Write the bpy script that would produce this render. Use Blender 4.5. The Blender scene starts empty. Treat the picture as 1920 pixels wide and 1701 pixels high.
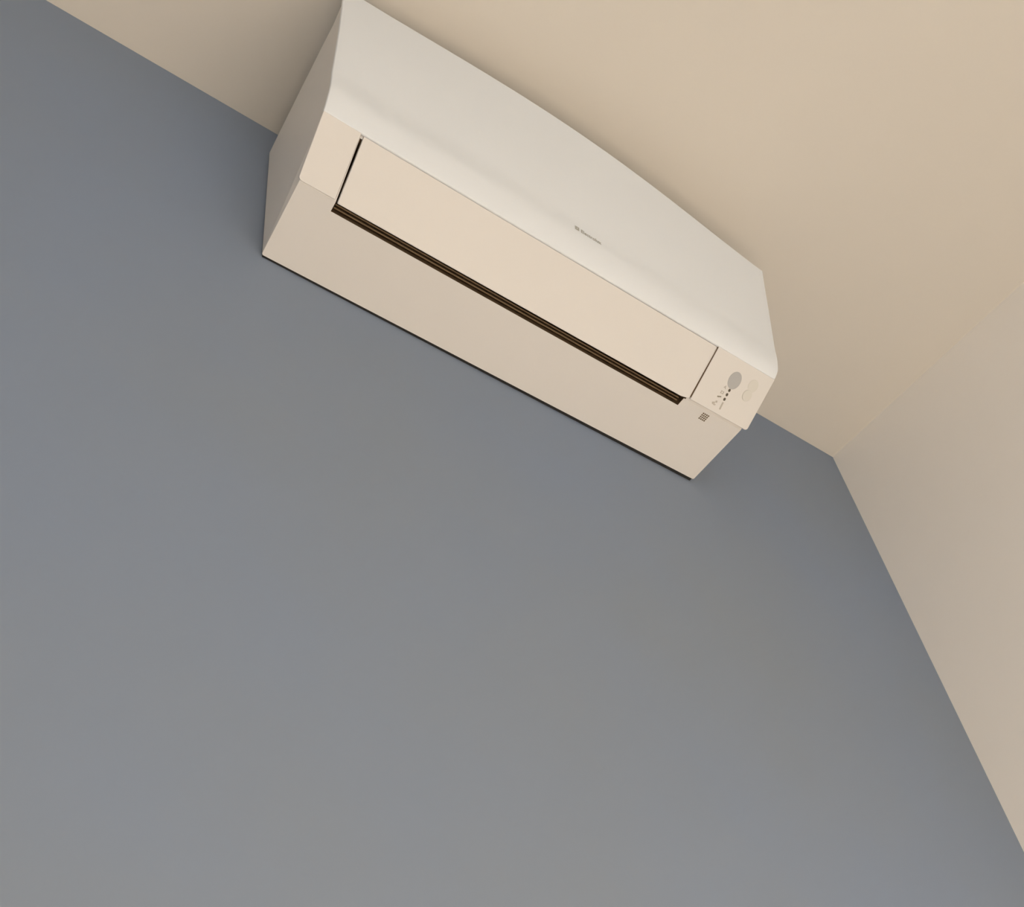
import bpy, bmesh, math
from mathutils import Vector, Matrix

scene = bpy.context.scene
C = scene.collection

# ------------------------------------------------------------------ camera
cam_data = bpy.data.cameras.new('camera')
cam = bpy.data.objects.new('camera', cam_data)
C.objects.link(cam)
FPX = 2003.56                     # focal length in pixels of the 1920 px frame
cam_data.sensor_fit = 'HORIZONTAL'
cam_data.sensor_width = 36.0
cam_data.lens = FPX / 1920.0 * 36.0
cam_data.shift_x = 0.03960
cam_data.shift_y = 0.17311
cam_data.clip_start = 0.02
cx_, cy_, cz_ = (0.831269, -0.55005, -0.080231), (-0.319667, -0.591115, 0.740538), (-0.454759, -0.589939, -0.667208)
cam.matrix_world = Matrix(((cx_[0], cy_[0], cz_[0], -0.26455),
                           (cx_[1], cy_[1], cz_[1], -0.72022),
                           (cx_[2], cy_[2], cz_[2], -1.77872),
                           (0, 0, 0, 1)))
scene.camera = cam

# ------------------------------------------------------------------ view
vs = scene.view_settings
vs.view_transform = 'Standard'
vs.look = 'None'
vs.gamma = 1.0
vs.use_curve_mapping = False
vs.exposure = 0.14
scene.cycles.use_denoising = True
scene.cycles.max_bounces = 12
scene.cycles.diffuse_bounces = 8

# ------------------------------------------------------------------ world
world = bpy.data.worlds.new('daylight')
scene.world = world
world.use_nodes = True
bg = world.node_tree.nodes['Background']
bg.inputs['Color'].default_value = (0.80, 0.90, 1.0, 1)
bg.inputs['Strength'].default_value = 1.0

# ------------------------------------------------------------------ room size (z = 0 is the ceiling)
XR, XL, YF, ZF = 1.3352, -1.45, -3.40, -2.65
T = 0.12
# invented, unseen window in the wall opposite the air conditioner
WX0, WX1, WZ0, WZ1 = -0.80, 1.10, -1.75, -0.42

# added area light, set just outside the invented window
ld = bpy.data.lights.new('added_window_light', 'AREA')
ld.shape = 'RECTANGLE'
ld.size = WX1 - WX0
ld.size_y = WZ1 - WZ0
ld.energy = 6.0
ld.color = (0.82, 0.92, 1.0)
lo = bpy.data.objects.new('added_window_light', ld)
lo.location = ((WX0 + WX1) / 2, YF - T - 0.03, (WZ0 + WZ1) / 2)
lo.rotation_euler = (math.radians(90), 0, 0)
C.objects.link(lo)

# second, smaller window invented in the left wall, fill for the unit's side
VY0, VY1, VZ0, VZ1 = -2.50, -1.50, -2.05, -0.95
l2 = bpy.data.lights.new('added_side_fill', 'AREA')
l2.shape = 'RECTANGLE'
l2.size = VZ1 - VZ0
l2.size_y = VY1 - VY0
l2.energy = 4.2
l2.color = (1.0, 0.97, 0.90)
l2o = bpy.data.objects.new('added_side_fill', l2)
l2o.location = (XL - T - 0.03, (VY0 + VY1) / 2, (VZ0 + VZ1) / 2)
l2o.rotation_euler = (0, math.radians(-90), 0)
C.objects.link(l2o)

# low sun falling through the invented window on the floor: the warm bounce lights the ceiling and the unit from below
sd = bpy.data.lights.new('sun', 'SUN')
sd.energy = 31.0
sd.angle = math.radians(1.0)
sd.color = (1.0, 0.96, 0.90)
so = bpy.data.objects.new('sun', sd)
so.rotation_euler = Vector((0.10, 0.835, -0.545)).to_track_quat('-Z', 'Y').to_euler()
C.objects.link(so)


# ------------------------------------------------------------------ materials
def material(name, color, rough=0.5, spec=0.5, noise=0.0, scale=8.0, bump=0.0, bscale=120.0, mix=None):
    m = bpy.data.materials.new(name)
    m.use_nodes = True
    nt = m.node_tree
    b = nt.nodes['Principled BSDF']
    b.inputs['Base Color'].default_value = (*color, 1)
    b.inputs['Roughness'].default_value = rough
    b.inputs['Specular IOR Level'].default_value = spec
    tc = nt.nodes.new('ShaderNodeTexCoord')
    if noise > 0:
        n = nt.nodes.new('ShaderNodeTexNoise')
        n.inputs['Scale'].default_value = scale
        n.inputs['Detail'].default_value = 3
        nt.links.new(tc.outputs['Object'], n.inputs['Vector'])
        r = nt.nodes.new('ShaderNodeValToRGB')
        c2 = mix or tuple(c * (1 - noise) for c in color)
        r.color_ramp.elements[0].position = 0.3
        r.color_ramp.elements[0].color = (*c2, 1)
        r.color_ramp.elements[1].position = 0.7
        r.color_ramp.elements[1].color = (*color, 1)
        nt.links.new(n.outputs['Fac'], r.inputs['Fac'])
        nt.links.new(r.outputs['Color'], b.inputs['Base Color'])
    if bump > 0:
        n2 = nt.nodes.new('ShaderNodeTexNoise')
        n2.inputs['Scale'].default_value = bscale
        n2.inputs['Detail'].default_value = 4
        nt.links.new(tc.outputs['Object'], n2.inputs['Vector'])
        bp = nt.nodes.new('ShaderNodeBump')
        bp.inputs['Strength'].default_value = bump
        bp.inputs['Distance'].default_value = 0.002
        nt.links.new(n2.outputs['Fac'], bp.inputs['Height'])
        nt.links.new(bp.outputs['Normal'], b.inputs['Normal'])
    return m


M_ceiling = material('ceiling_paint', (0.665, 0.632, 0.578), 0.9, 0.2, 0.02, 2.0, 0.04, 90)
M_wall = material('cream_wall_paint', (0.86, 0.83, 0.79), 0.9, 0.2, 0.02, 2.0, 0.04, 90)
M_blue = material('blue_grey_wall_paint', (0.226, 0.276, 0.368), 0.75, 0.3, 0.05, 1.6, 0.04, 90, (0.238, 0.274, 0.325))
M_floor = material('wood_floor', (0.60, 0.52, 0.43), 0.5, 0.4, 0.15, 3.0)
M_frame = material('invented_window_white', (0.8, 0.8, 0.78), 0.4)
M_body = material('white_plastic', (0.70, 0.68, 0.655), 0.42, 0.4, 0.01, 5)
M_panel = material('front_panel_plastic', (0.76, 0.795, 0.83), 0.33, 0.45, 0.01, 5)
M_dark = material('dark_brown_duct', (0.22, 0.15, 0.085), 0.7, 0.2, 0.2, 30)
M_vane = material('brown_vane', (0.16, 0.11, 0.06), 0.55, 0.3)
M_plate = material('gap_shade_plate', (0.03, 0.03, 0.03), 0.8, 0.1)  # near-black stands in for shade in the gap behind the casing
M_grey = material('grey_button', (0.42, 0.42, 0.42), 0.5, 0.4)
M_beige = material('beige_button', (0.645, 0.63, 0.585), 0.5, 0.4)
M_led = material('dark_indicator', (0.10, 0.085, 0.06), 0.4, 0.4)
M_print = material('grey_print', (0.46, 0.43, 0.38), 0.6, 0.2)
M_print_dark = material('dark_grey_print', (0.28, 0.26, 0.21), 0.6, 0.2)
M_logo = material('grey_lettering', (0.42, 0.41, 0.37), 0.5, 0.3)


# ------------------------------------------------------------------ mesh helpers
def obj(name, bm, mat, parent=None, smooth=False, bevel=0.0, seg=3, kind=None, label=None):
    bmesh.ops.remove_doubles(bm, verts=bm.verts, dist=1e-6)
    bmesh.ops.recalc_face_normals(bm, faces=bm.faces)
    me = bpy.data.meshes.new(name)
    bm.to_mesh(me)
    bm.free()
    o = bpy.data.objects.new(name, me)
    C.objects.link(o)
    me.materials.append(mat)
    if smooth:
        for p in me.polygons:
            p.use_smooth = True
    if bevel > 0:
        b = o.modifiers.new('bevel', 'BEVEL')
        b.width = bevel
        b.segments = seg
        b.limit_method = 'ANGLE'
        b.angle_limit = math.radians(35)
        b.harden_normals = False
        if smooth:
            pass
    if parent is not None:
        o.parent = parent
    if kind:
        o['kind'] = kind
    if label:
        o['label'] = label
    return o


def quad(bm, *pts):
    return bm.faces.new([bm.verts.new(p) for p in pts])


def add_box(bm, lo_, hi_):
    x0, y0, z0 = lo_
    x1, y1, z1 = hi_
    v = [bm.verts.new(p) for p in ((x0, y0, z0), (x1, y0, z0), (x1, y1, z0), (x0, y1, z0),
                                   (x0, y0, z1), (x1, y0, z1), (x1, y1, z1), (x0, y1, z1))]
    for f in ((0, 3, 2, 1), (4, 5, 6, 7), (0, 1, 5, 4), (1, 2, 6, 5), (2, 3, 7, 6), (3, 0, 4, 7)):
        bm.faces.new([v[i] for i in f])


def box_obj(name, lo_, hi_, mat, **k):
    bm = bmesh.new()
    add_box(bm, lo_, hi_)
    return obj(name, bm, mat, **k)


# ------------------------------------------------------------------ the room
S = dict(kind='structure')
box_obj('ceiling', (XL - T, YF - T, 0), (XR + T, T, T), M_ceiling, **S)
box_obj('floor', (XL - T, YF - T, ZF - T), (XR + T, T, ZF), M_floor, **S)
box_obj('wall_back', (XL - T, 0, ZF), (XR + T, T, 0), M_blue, **S)
box_obj('wall_right', (XR, YF, ZF), (XR + T, 0, 0), M_wall, **S)
bm = bmesh.new()
add_box(bm, (XL - T, YF, ZF), (XL, VY0, 0))
add_box(bm, (XL - T, VY1, ZF), (XL, 0, 0))
add_box(bm, (XL - T, VY0, ZF), (XL, VY1, VZ0))
add_box(bm, (XL - T, VY0, VZ1), (XL, VY1, 0))
obj('wall_left', bm, M_wall, **S)
bm = bmesh.new()
add_box(bm, (XL - T, YF - T, ZF), (WX0, YF, 0))
add_box(bm, (WX1, YF - T, ZF), (XR + T, YF, 0))
add_box(bm, (WX0, YF - T, ZF), (WX1, YF, WZ0))
add_box(bm, (WX0, YF - T, WZ1), (WX1, YF, 0))
obj('wall_front', bm, M_wall, **S)
bm = bmesh.new()
fw = 0.05
for a, b in (((WX0, WZ0), (WX1, WZ0 + fw)), ((WX0, WZ1 - fw), (WX1, WZ1)),
             ((WX0, WZ0 + fw), (WX0 + fw, WZ1 - fw)), ((WX1 - fw, WZ0 + fw), (WX1, WZ1 - fw)),
             (((WX0 + WX1) / 2 - fw / 2, WZ0 + fw), ((WX0 + WX1) / 2 + fw / 2, WZ1 - fw))):
    add_box(bm, (a[0], YF - 0.08, a[1]), (b[0], YF - 0.03, b[1]))
obj('invented_window_1', bm, M_frame, **S)  # frame of the invented window, out of view
bm = bmesh.new()
for a, b in (((VY0, VZ0), (VY1, VZ0 + fw)), ((VY0, VZ1 - fw), (VY1, VZ1)),
             ((VY0, VZ0 + fw), (VY0 + fw, VZ1 - fw)), ((VY1 - fw, VZ0 + fw), (VY1, VZ1 - fw))):
    add_box(bm, (XL - 0.08, a[0], a[1]), (XL - 0.03, b[0], b[1]))
obj('invented_window_2', bm, M_frame, **S)  # frame of the added side window, out of view

# ------------------------------------------------------------------ the air conditioner
# built in the unit's own frame: x to the right along the wall, y = 0 on the wall, z = 0 at the ceiling
PIV = Vector((0.4, 0.0, -0.395))
ROLL, YAW = -0.002179, -0.00664


def rot(v):
    x, y, z = v
    c, s = math.cos(ROLL), math.sin(ROLL)
    x, z = c * x + s * z, -s * x + c * z
    c, s = math.cos(YAW), math.sin(YAW)
    return Vector((c * x - s * y, s * x + c * y, z))


ac = bpy.data.objects.new('air_conditioner', None)
C.objects.link(ac)
ac.location = rot((0, 0, PIV.z)) + Vector((0.4, 0, 0))
ac.rotation_euler = (0, ROLL, YAW)
ac['label'] = 'white split air conditioner mounted high on the blue-grey wall beneath the ceiling'
ac['category'] = 'air conditioner'


def L(p):
    return Vector(p) - PIV


def lerp(a, b, t):
    return Vector(a) * (1 - t) + Vector(b) * t


def aobj(name, bm, mat, parent=None, **k):
    """Part of the unit: vertices given in unit coordinates."""
    for v in bm.verts:
        v.co = v.co - PIV
    return obj(name, bm, mat, parent or ac, **k)


P1L, P1R = Vector((-0.0037, -0.0065, -0.3974)), Vector((0.7943, -0.004, -0.4042))
P2L, P2R = Vector((-0.0067, -0.1238, -0.3918)), Vector((0.8062, -0.1238, -0.3993))
P3L, P3R = Vector((-0.0123, -0.2063, -0.3580)), Vector((0.8168, -0.2000, -0.3430))
B2L, B2R = Vector((-0.0040, -0.1215, -0.3900)), Vector((0.7985, -0.1185, -0.3966))   # casing under the frame lip


def low(u, s, d=0.0):
    """sloping lower front face: u along the unit, s from its lower edge (0) to the panel seam (1), d outwards"""
    p = lerp(lerp(P2L, P2R, u), lerp(P3L, P3R, u), s)
    return p + LN * d


LN = (P2R - P2L).cross(P3L - P2L).normalized()
if LN.z > 0:
    LN = -LN


def bot(u, s, d=0.0):
    """underside: s from the wall edge (0) to the frame (1)"""
    return lerp(lerp(P1L, P1R, u), lerp(B2L, B2R, u), s) + Vector((0, 0, -1)) * d


# front panel profile nodes (y, z) from the seam up to the top edge, at the left and right ends
NL = [(-.2063, -.3580), (-.2149, -.3433), (-.2249, -.3195), (-.2304, -.2794), (-.2391, -.2358), (-.2497, -.1747), (-.2593, -.0958), (-.2627, -.0521)]
NR = [(-.2000, -.3430), (-.2104, -.3285), (-.2175, -.3050), (-.2216, -.2807), (-.2295, -.2433), (-.2433, -.1796), (-.2530, -.1330), (-.2625, -.0899)]
XPL, XPR = [-.0123] * 8, [.8168, .8197] + [.8202] * 6


def cr(a, b, c, d, t):
    return 0.5 * (2 * b + (c - a) * t + (2 * a - 5 * b + 4 * c - d) * t * t + (3 * b - a - 3 * c + d) * t ** 3)


def node(N, X, t):
    """Catmull-Rom point on an end profile, t in 0..7"""
    i = min(int(t), 6)
    f = t - i
    q = [max(0, i - 1), i, i + 1, min(7, i + 2)]
    y = cr(*[N[k][0] for k in q], f)
    z = cr(*[N[k][1] for k in q], f)
    x = X[i] * (1 - f) + X[i + 1] * f
    return Vector((x, y, z))


def panel_point(u, t):
    a, b = node(NL, XPL, t), node(NR, XPR, t)
    p = lerp(a, b, u)
    w = (t / 7.0) ** 1.5
    p.y -= 0.0175 * max(0.0, math.sin(math.pi * u)) ** 1.3 * w
    return p


# mounting plate: its dark colour stands in for gap shade between casing and wall
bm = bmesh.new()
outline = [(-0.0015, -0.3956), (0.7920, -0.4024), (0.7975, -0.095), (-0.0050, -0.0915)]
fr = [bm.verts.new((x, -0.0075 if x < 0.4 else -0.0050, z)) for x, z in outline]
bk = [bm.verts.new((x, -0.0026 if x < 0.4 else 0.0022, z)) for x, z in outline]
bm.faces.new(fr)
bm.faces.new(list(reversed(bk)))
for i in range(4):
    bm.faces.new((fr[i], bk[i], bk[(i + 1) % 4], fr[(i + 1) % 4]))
aobj('mounting_plate', bm, M_plate, label='mounting plate coloured dark as the shade between casing and wall')

# --- casing: underside with outlet slot, two sides, top, back
GU = 0.0046                      # side gap of the flap as a fraction of the width
UL, UR = 0.0672, 0.8435          # ends of the outlet, as fractions of the width
SL0 = 0.872                      # wall-side edge of the outlet slot
TOPL = [(-.0075, -.0065, -.0893), (-.0076, -.0364, -.0871), (-.0080, -.0745, -.0885), (-.0090, -.1307, -.0930), (-.0100, -.1845, -.0985), (-.0112, -.2300, -.1080)]
TOPR = [(.8000, -.004, -.0930), (.8010, -.0364, -.0920), (.8020, -.0745, -.0930), (.8040, -.1307, -.0970), (.8060, -.1845, -.1025), (.8080, -.2250, -.1120)]
FL = [panel_point(0, t) + Vector((0.001, .006, 0)) for t in (6, 5, 4, 3, 2, 1, 0)]
FR = [panel_point(1, t) + Vector((-.003, .006, 0)) for t in (6, 5, 4, 3, 2, 1, 0)]
bm = bmesh.new()
E2L, E2R = B2L.copy(), B2R.copy()
ringL = [Vector(p) for p in TOPL] + FL + [E2L, P1L]
ringR = [Vector(p) for p in TOPR] + FR + [E2R, P1R]
vl = [bm.verts.new(p) for p in ringL]
vr = [bm.verts.new(p) for p in ringR]
n = len(vl)
for i in range(n):
    j = (i + 1) % n
    a, b = ringL[i], ringL[j]
    if i in (n - 2, n - 3):      # underside (n-2) and lower front (n-3) are made below
        continue
    bm.faces.new((vl[i], vr[i], vr[j], vl[j]))
bm.faces.new(vl)
bm.faces.new(list(reversed(vr)))
F0L, F0R = ringL[n - 3], ringR[n - 3]


def bface(fn, u0, u1, s0, s1):
    k_ = max(1, int((u1 - u0) * 32))
    for i in range(k_):
        a_, b_ = u0 + (u1 - u0) * i / k_, u0 + (u1 - u0) * (i + 1) / k_
        quad(bm, fn(a_, s0), fn(b_, s0), fn(b_, s1), fn(a_, s1))


def inner(u, s):                 # casing surface behind the sloping frame
    return lerp(lerp(E2L, E2R, u), lerp(F0L, F0R, u), s)


bface(bot, 0, UL, 0, SL0)
bface(bot, UL, UR, 0, SL0)
bface(bot, UR, 1, 0, SL0)
bface(bot, 0, UL, SL0, 1)
bface(bot, UR, 1, SL0, 1)
bface(inner, 0, UL, 0, 0.99)
bface(inner, UR + GU, 1, 0, 0.99)
bface(inner, 0, UL, 0.99, 1)
bface(inner, UL, UR + GU, 0.99, 1)
bface(inner, UR + GU, 1, 0.99, 1)
bface(inner, UL + GU * 1.3, UR - .001, 0.965, 0.99)
aobj('casing', bm, M_body, bevel=0.0025, seg=3)

# --- dark air duct behind the outlet
bm = bmesh.new()
e = 0.0006
a0, a1 = bot(UL, SL0) + Vector((-e, e, .001)), bot(UR, SL0) + Vector((e, e, .001))
b0, b1 = inner(UL, 0.985) + Vector((-e, .001, 0)), inner(UR + GU, 0.985) + Vector((e, .001, 0))
c0, c1 = a0 + Vector((0, .012, .10)), a1 + Vector((0, .012, .10))
d0, d1 = b0 + Vector((0, .055, .055)), b1 + Vector((0, .055, .055))
quad(bm, a0, a1, c1, c0)
quad(bm, c0, c1, d1, d0)
quad(bm, d0, d1, b1, b0)
quad(bm, a0, c0, d0, b0)
quad(bm, a1, c1, d1, b1)
quad(bm, a0, b0, inner(UL, 0.02), bot(UL, 0.995))
quad(bm, a1, b1, inner(UR + GU, 0.02), bot(UR + .0006, 0.995))
for u_ in (UL - .0004, UR + GU - .0012):
    quad(bm, low(u_, 0.03, -0.0008), low(u_, 0.985, -0.0008), low(u_, 0.985, -0.012), low(u_, 0.03, -0.012))
duct = aobj('air_outlet', bm, M_dark, label='dark brown outlet slot under the flap')
for k, (dy, dz) in enumerate(((0.0030, 0.006), (0.0075, 0.007))):
    bm = bmesh.new()
    p0 = bot(UL, SL0) + Vector((.003, -dy, dz))
    p1 = bot(UR, SL0) + Vector((-.003, -dy, dz))
    h, w = Vector((0, -.0016, .0012)), Vector((0, .003, .022))
    v = [bm.verts.new(q) for q in (p0, p1, p1 + h, p0 + h, p0 + w, p1 + w, p1 + w + h, p0 + w + h)]
    for f in ((0, 1, 2, 3), (4, 5, 6, 7), (0, 1, 5, 4), (1, 2, 6, 5), (2, 3, 7, 6), (3, 0, 4, 7)):
        bm.faces.new([v[i] for i in f])
    aobj('air_vane', bm, M_vane, parent=duct)


# --- sloping front frame: left piece, right control piece and the strip behind the flap's top
def slab(bm, fn, uvs, d0, d1):
    """extruded polygon on a (u, s) surface between depths d0 and d1"""
    bt = [bm.verts.new(fn(u, s, d0)) for u, s in uvs]
    tp = [bm.verts.new(fn(u, s, d1)) for u, s in uvs]
    bm.faces.new(tp)
    bm.faces.new(list(reversed(bt)))
    m_ = len(uvs)
    for i in range(m_):
        j = (i + 1) % m_
        bm.faces.new((bt[i], bt[j], tp[j], tp[i]))


def arc(cu, cs, ru, rs, a0, a1, k=6):
    return [(cu + ru * math.cos(math.radians(a0 + (a1 - a0) * i / k)),
             cs + rs * math.sin(math.radians(a0 + (a1 - a0) * i / k))) for i in range(k + 1)]




def cap(bm, cols, smax):
    """plate on the sloping face from columns (u, s_min) up to smax, 6 mm thick"""
    prev = None
    for i, (u, s0) in enumerate(cols):
        ss = [s0 + (smax - s0) * q / 4 for q in range(5)]
        row = [bm.verts.new(low(u, q, 0.0)) for q in ss] + [bm.verts.new(low(u, q, -0.006)) for q in reversed(ss)]
        if prev:
            for a in range(10):
                b = (a + 1) % 10
                bm.faces.new((prev[a], row[a], row[b], prev[b]))
        if i in (0, len(cols) - 1):
            bm.faces.new(row)
        prev = row


corner = [(0.0, .05), (.0010, .026), (.0025, .011), (.0045, .003), (.007, 0.0)]
bm = bmesh.new()
cap(bm, corner + [(.03, 0), (.05, 0), (UL - .0006, 0)], 0.995)
aobj('end_cap', bm, M_body, bevel=0.0010, seg=3, label='blank piece at the left end of the front frame')
bm = bmesh.new()
cap(bm, [(UR + GU - .001, 0.0), (.87, 0), (.90, 0), (.93, 0), (.96, 0), (.98, 0)] + [(1 - u, s_) for u, s_ in reversed(corner)], 0.995)
ctl = aobj('control_panel', bm, M_body, bevel=0.0010, seg=3, label='right end piece with buttons and indicator lights')

# --- outlet flap (louver): closed blade covering the slope between the two frame pieces
bm = bmesh.new()
FU0, FU1 = UL + GU + .0003, UR - .0006
TOPS0, TOPS1 = 0.962, 0.962
gk = 40
for i in range(gk + 1):
    u_ = FU0 + (FU1 - FU0) * i / gk
    s_lo = -0.030 if i < gk else 0.0
    row = [bm.verts.new(low(u_, s_, d_)) for s_, d_ in ((s_lo, 0.0004), (0.25, 0.0004), (0.5, 0.0004), (0.75, 0.0004), (0.975, 0.0004),
                                                        (0.975, -0.0055), (0.5, -0.0055), (s_lo, -0.0055))]
    if i:
        for a_ in range(8):
            b_ = (a_ + 1) % 8
            bm.faces.new((prev[a_], row[a_], row[b_], prev[b_]))
    if i in (0, gk):
        bm.faces.new(row)
    prev = row
aobj('air_flap', bm, M_body, bevel=0.0010, seg=2, label='long closed flap over the air outlet')

# --- front panel: large gently arched cover
bm = bmesh.new()
NU, NT = 48, 42
outer = [[None] * (NU + 1) for _ in range(NT + 1)]
inn = [[None] * (NU + 1) for _ in range(NT + 1)]
for j in range(NT + 1):
    t = 7.0 * j / NT
    for i in range(NU + 1):
        u = i / NU
        p = panel_point(u, t)
        pt = panel_point(u, min(7, t + .02)) - panel_point(u, max(0, t - .02))
        pu = panel_point(min(1, u + .01), t) - panel_point(max(0, u - .01), t)
        nn = pu.cross(pt).normalized()
        if nn.y > 0:
            nn = -nn
        outer[j][i] = bm.verts.new(p)
        inn[j][i] = bm.verts.new(p - nn * 0.0055 + Vector((0, 0, 0)))
for j in range(NT):
    for i in range(NU):
        bm.faces.new((outer[j][i], outer[j][i + 1], outer[j + 1][i + 1], outer[j + 1][i]))
        bm.faces.new((inn[j][i], inn[j + 1][i], inn[j + 1][i + 1], inn[j][i + 1]))
for i in range(NU):
    bm.faces.new((outer[0][i], inn[0][i], inn[0][i + 1], outer[0][i + 1]))
    bm.faces.new((outer[NT][i], outer[NT][i + 1], inn[NT][i + 1], inn[NT][i]))
for j in range(NT):
    bm.faces.new((outer[j][0], outer[j + 1][0], inn[j + 1][0], inn[j][0]))
    bm.faces.new((outer[j][NU], inn[j][NU], inn[j + 1][NU], outer[j + 1][NU]))
panel = aobj('front_panel', bm, M_panel, smooth=True, bevel=0.0022, seg=3, label='large plain arched cover with a small grey word mark')


# --- lettering on the front panel
def panel_frame(u, t):
    p = panel_point(u, t)
    ax = (panel_point(u + .01, t) - panel_point(u - .01, t)).normalized()
    up = (panel_point(u, t + .1) - panel_point(u, t - .1))
    nrm = ax.cross(up).normalized()
    if nrm.y > 0:
        nrm = -nrm
    up = nrm.cross(ax).normalized()
    return p, ax, up, nrm


def find_t(u, z):
    lo_t, hi_t = 0.0, 7.0
    for _ in range(40):
        m_ = (lo_t + hi_t) / 2
        if panel_point(u, m_).z < z:
            lo_t = m_
        else:
            hi_t = m_
    return lo_t


u_logo = 0.4950
p, ax, up, nrm = panel_frame(u_logo, find_t(u_logo, -0.3035))
cu = bpy.data.curves.new('lettering_curve', 'FONT')
cu.body = 'Electrolux'
cu.size = 0.0088
cu.extrude = 0.00015
cu.offset = 0.00010
tmp = bpy.data.objects.new('lettering_tmp', cu)
C.objects.link(tmp)
bpy.context.view_layer.update()
dg = bpy.context.evaluated_depsgraph_get()
tm = bpy.data.meshes.new_from_object(tmp.evaluated_get(dg))
bpy.data.objects.remove(tmp)
bm = bmesh.new()
bm.from_mesh(tm)
bpy.data.meshes.remove(tm)
wtxt = max(v.co.x for v in bm.verts) - min(v.co.x for v in bm.verts)
k = 0.0385 / wtxt
B = Matrix((ax, up, nrm)).transposed()
for v in bm.verts:
    v.co = p + B @ Vector((v.co.x * k, v.co.y * k, v.co.z + 0.0003))
# square emblem in front of the word: rounded tile with a slanted opening
q0 = (-0.0108, -0.0006)
sz = 0.0076
for quadpts in (((0, 0), (1, 0), (1, .42), (.30, .22)), ((0, .0), (.30, .22), (.42, .62), (0, 1)),
                ((0, 1), (.42, .62), (.78, .70), (1, 1)), ((1, 1), (.78, .70), (.30, .22), (1, .42))):
    vs_ = [bm.verts.new(p + B @ Vector((q0[0] + sz * a, q0[1] + sz * b, 0.0005))) for a, b in quadpts]
    bm.faces.new(vs_)
for v in bm.verts:
    v.co = v.co - PIV
lg = obj('brand_lettering', bm, M_logo, panel, label='small grey word with a square emblem')


# --- controls on the right frame piece
def disc(bm, fn, cu_, cs_, ru, rs, d0, d1, ang=0.0, k=32, dome=0.0):
    """oval slab; ru, rs are radii in metres, ang turns it in the surface"""
    Lu = (P2R - P2L).length
    Ls = (lerp(P3L, P3R, cu_) - lerp(P2L, P2R, cu_)).length if fn is low else 0.115
    ca, sa = math.cos(ang), math.sin(ang)

    def ring(sc, d):
        out = []
        for i in range(k):
            a = 2 * math.pi * i / k
            x, y = ru * sc * math.cos(a), rs * sc * math.sin(a)
            x, y = ca * x - sa * y, sa * x + ca * y
            out.append(bm.verts.new(fn(cu_ + x / Lu, cs_ + y / Ls, d)))
        return out
    rings = [ring(1, d0), ring(1, d1 - dome * .5), ring(.93, d1 - dome * .15), ring(.8, d1)]
    for a, b in zip(rings, rings[1:]):
        for i in range(k):
            j = (i + 1) % k
            bm.faces.new((a[i], a[j], b[j], b[i]))
    bm.faces.new(rings[-1])


bm = bmesh.new()
disc(bm, low, 0.9163, 0.640, 0.0118, 0.0148, -0.001, 0.0009, 0.0, 40, 0.0006)
aobj('power_button', bm, M_grey, parent=ctl, label='oval grey button')

# rear recessed switch: long pill, a sunken lower pad and a flat upper pad
bm = bmesh.new()
disc(bm, low, 0.9590, 0.525, 0.0086, 0.0098, -0.001, 0.0016, 0.0, 32, 0.0012)
aobj('rocker_switch', bm, M_beige, parent=ctl, label='rounded beige button beside the grey one')
bm = bmesh.new()
disc(bm, low, 0.9610, 0.715, 0.0095, 0.0110, -0.001, 0.0006, 0.0, 32, 0.0005)
aobj('rocker_switch', bm, M_beige, parent=ctl, label='flat beige pad beside the grey button')

for u, s in ((0.9167, 0.4528), (0.9164, 0.3691), (0.9165, 0.2819)):
    bm = bmesh.new()
    disc(bm, low, u, s, 0.0022, 0.0027, -0.001, 0.0004, 0.0, 16, 0.0001)
    aobj('indicator_light', bm, M_led, parent=ctl)


def bar(bm, u, s, w, h, ang=0.0, d=0.0004):
    Lu = (P2R - P2L).length
    Ls = 0.1
    ca, sa = math.cos(ang), math.sin(ang)
    pts = []
    for x, y in ((-w, -h), (w, -h), (w, h), (-w, h)):
        x, y = x / 2, y / 2
        x, y = ca * x - sa * y, sa * x + ca * y
        pts.append((u + x / Lu, s + y / Ls))
    slab(bm, low, pts, -0.0005, d)


def mark(parts, mat):
    bm = bmesh.new()
    for q in parts:
        bar(bm, *q)
    aobj('printed_symbol', bm, mat, parent=ctl)


mark([(0.9035, 0.470, .0012, .0050, -.5), (0.9055, 0.455, .0012, .0036, .4)], M_print)                     # thin tick
mark([(0.9040, 0.382, .0060, .0012), (0.9040, 0.345, .0060, .0012), (0.9012, 0.364, .0012, .0050), (0.9068, 0.364, .0012, .0050)], M_print)   # little square
mark([(0.9005, 0.272, .0040, .0024, .3), (0.9045, 0.285, .0040, .0022, .3)], M_print_dark)                 # dark dash
mark([(0.9025, 0.180, .0034, .0034, .5), (0.8975, 0.140, .0050, .0036, .5), (0.9015, 0.120, .0040, .0020, .2)], M_print)   # caption
mark([(0.9176, 0.160, .0026, .0135, .05)], M_print)                                                         # upright caption

# --- small sensor grille on the underside, a lattice of square holes
bm = bmesh.new()
GU0, GU1, GS0, GS1 = 0.9010, 0.9190, 0.845, 0.965
N = 4
for i in range(N):
    for j in range(N):
        du, ds = (GU1 - GU0) / N, (GS1 - GS0) / N
        u0, s0 = GU0 + i * du, GS0 + j * ds
        slab(bm, bot, [(u0 + du * .16, s0 + ds * .16), (u0 + du * .84, s0 + ds * .16), (u0 + du * .84, s0 + ds * .84), (u0 + du * .16, s0 + ds * .84)], -0.0005, 0.00025)
aobj('sensor_grille', bm, material('grille_brown', (0.13, 0.095, 0.05), 0.7, 0.2), label='small grid of dark holes')
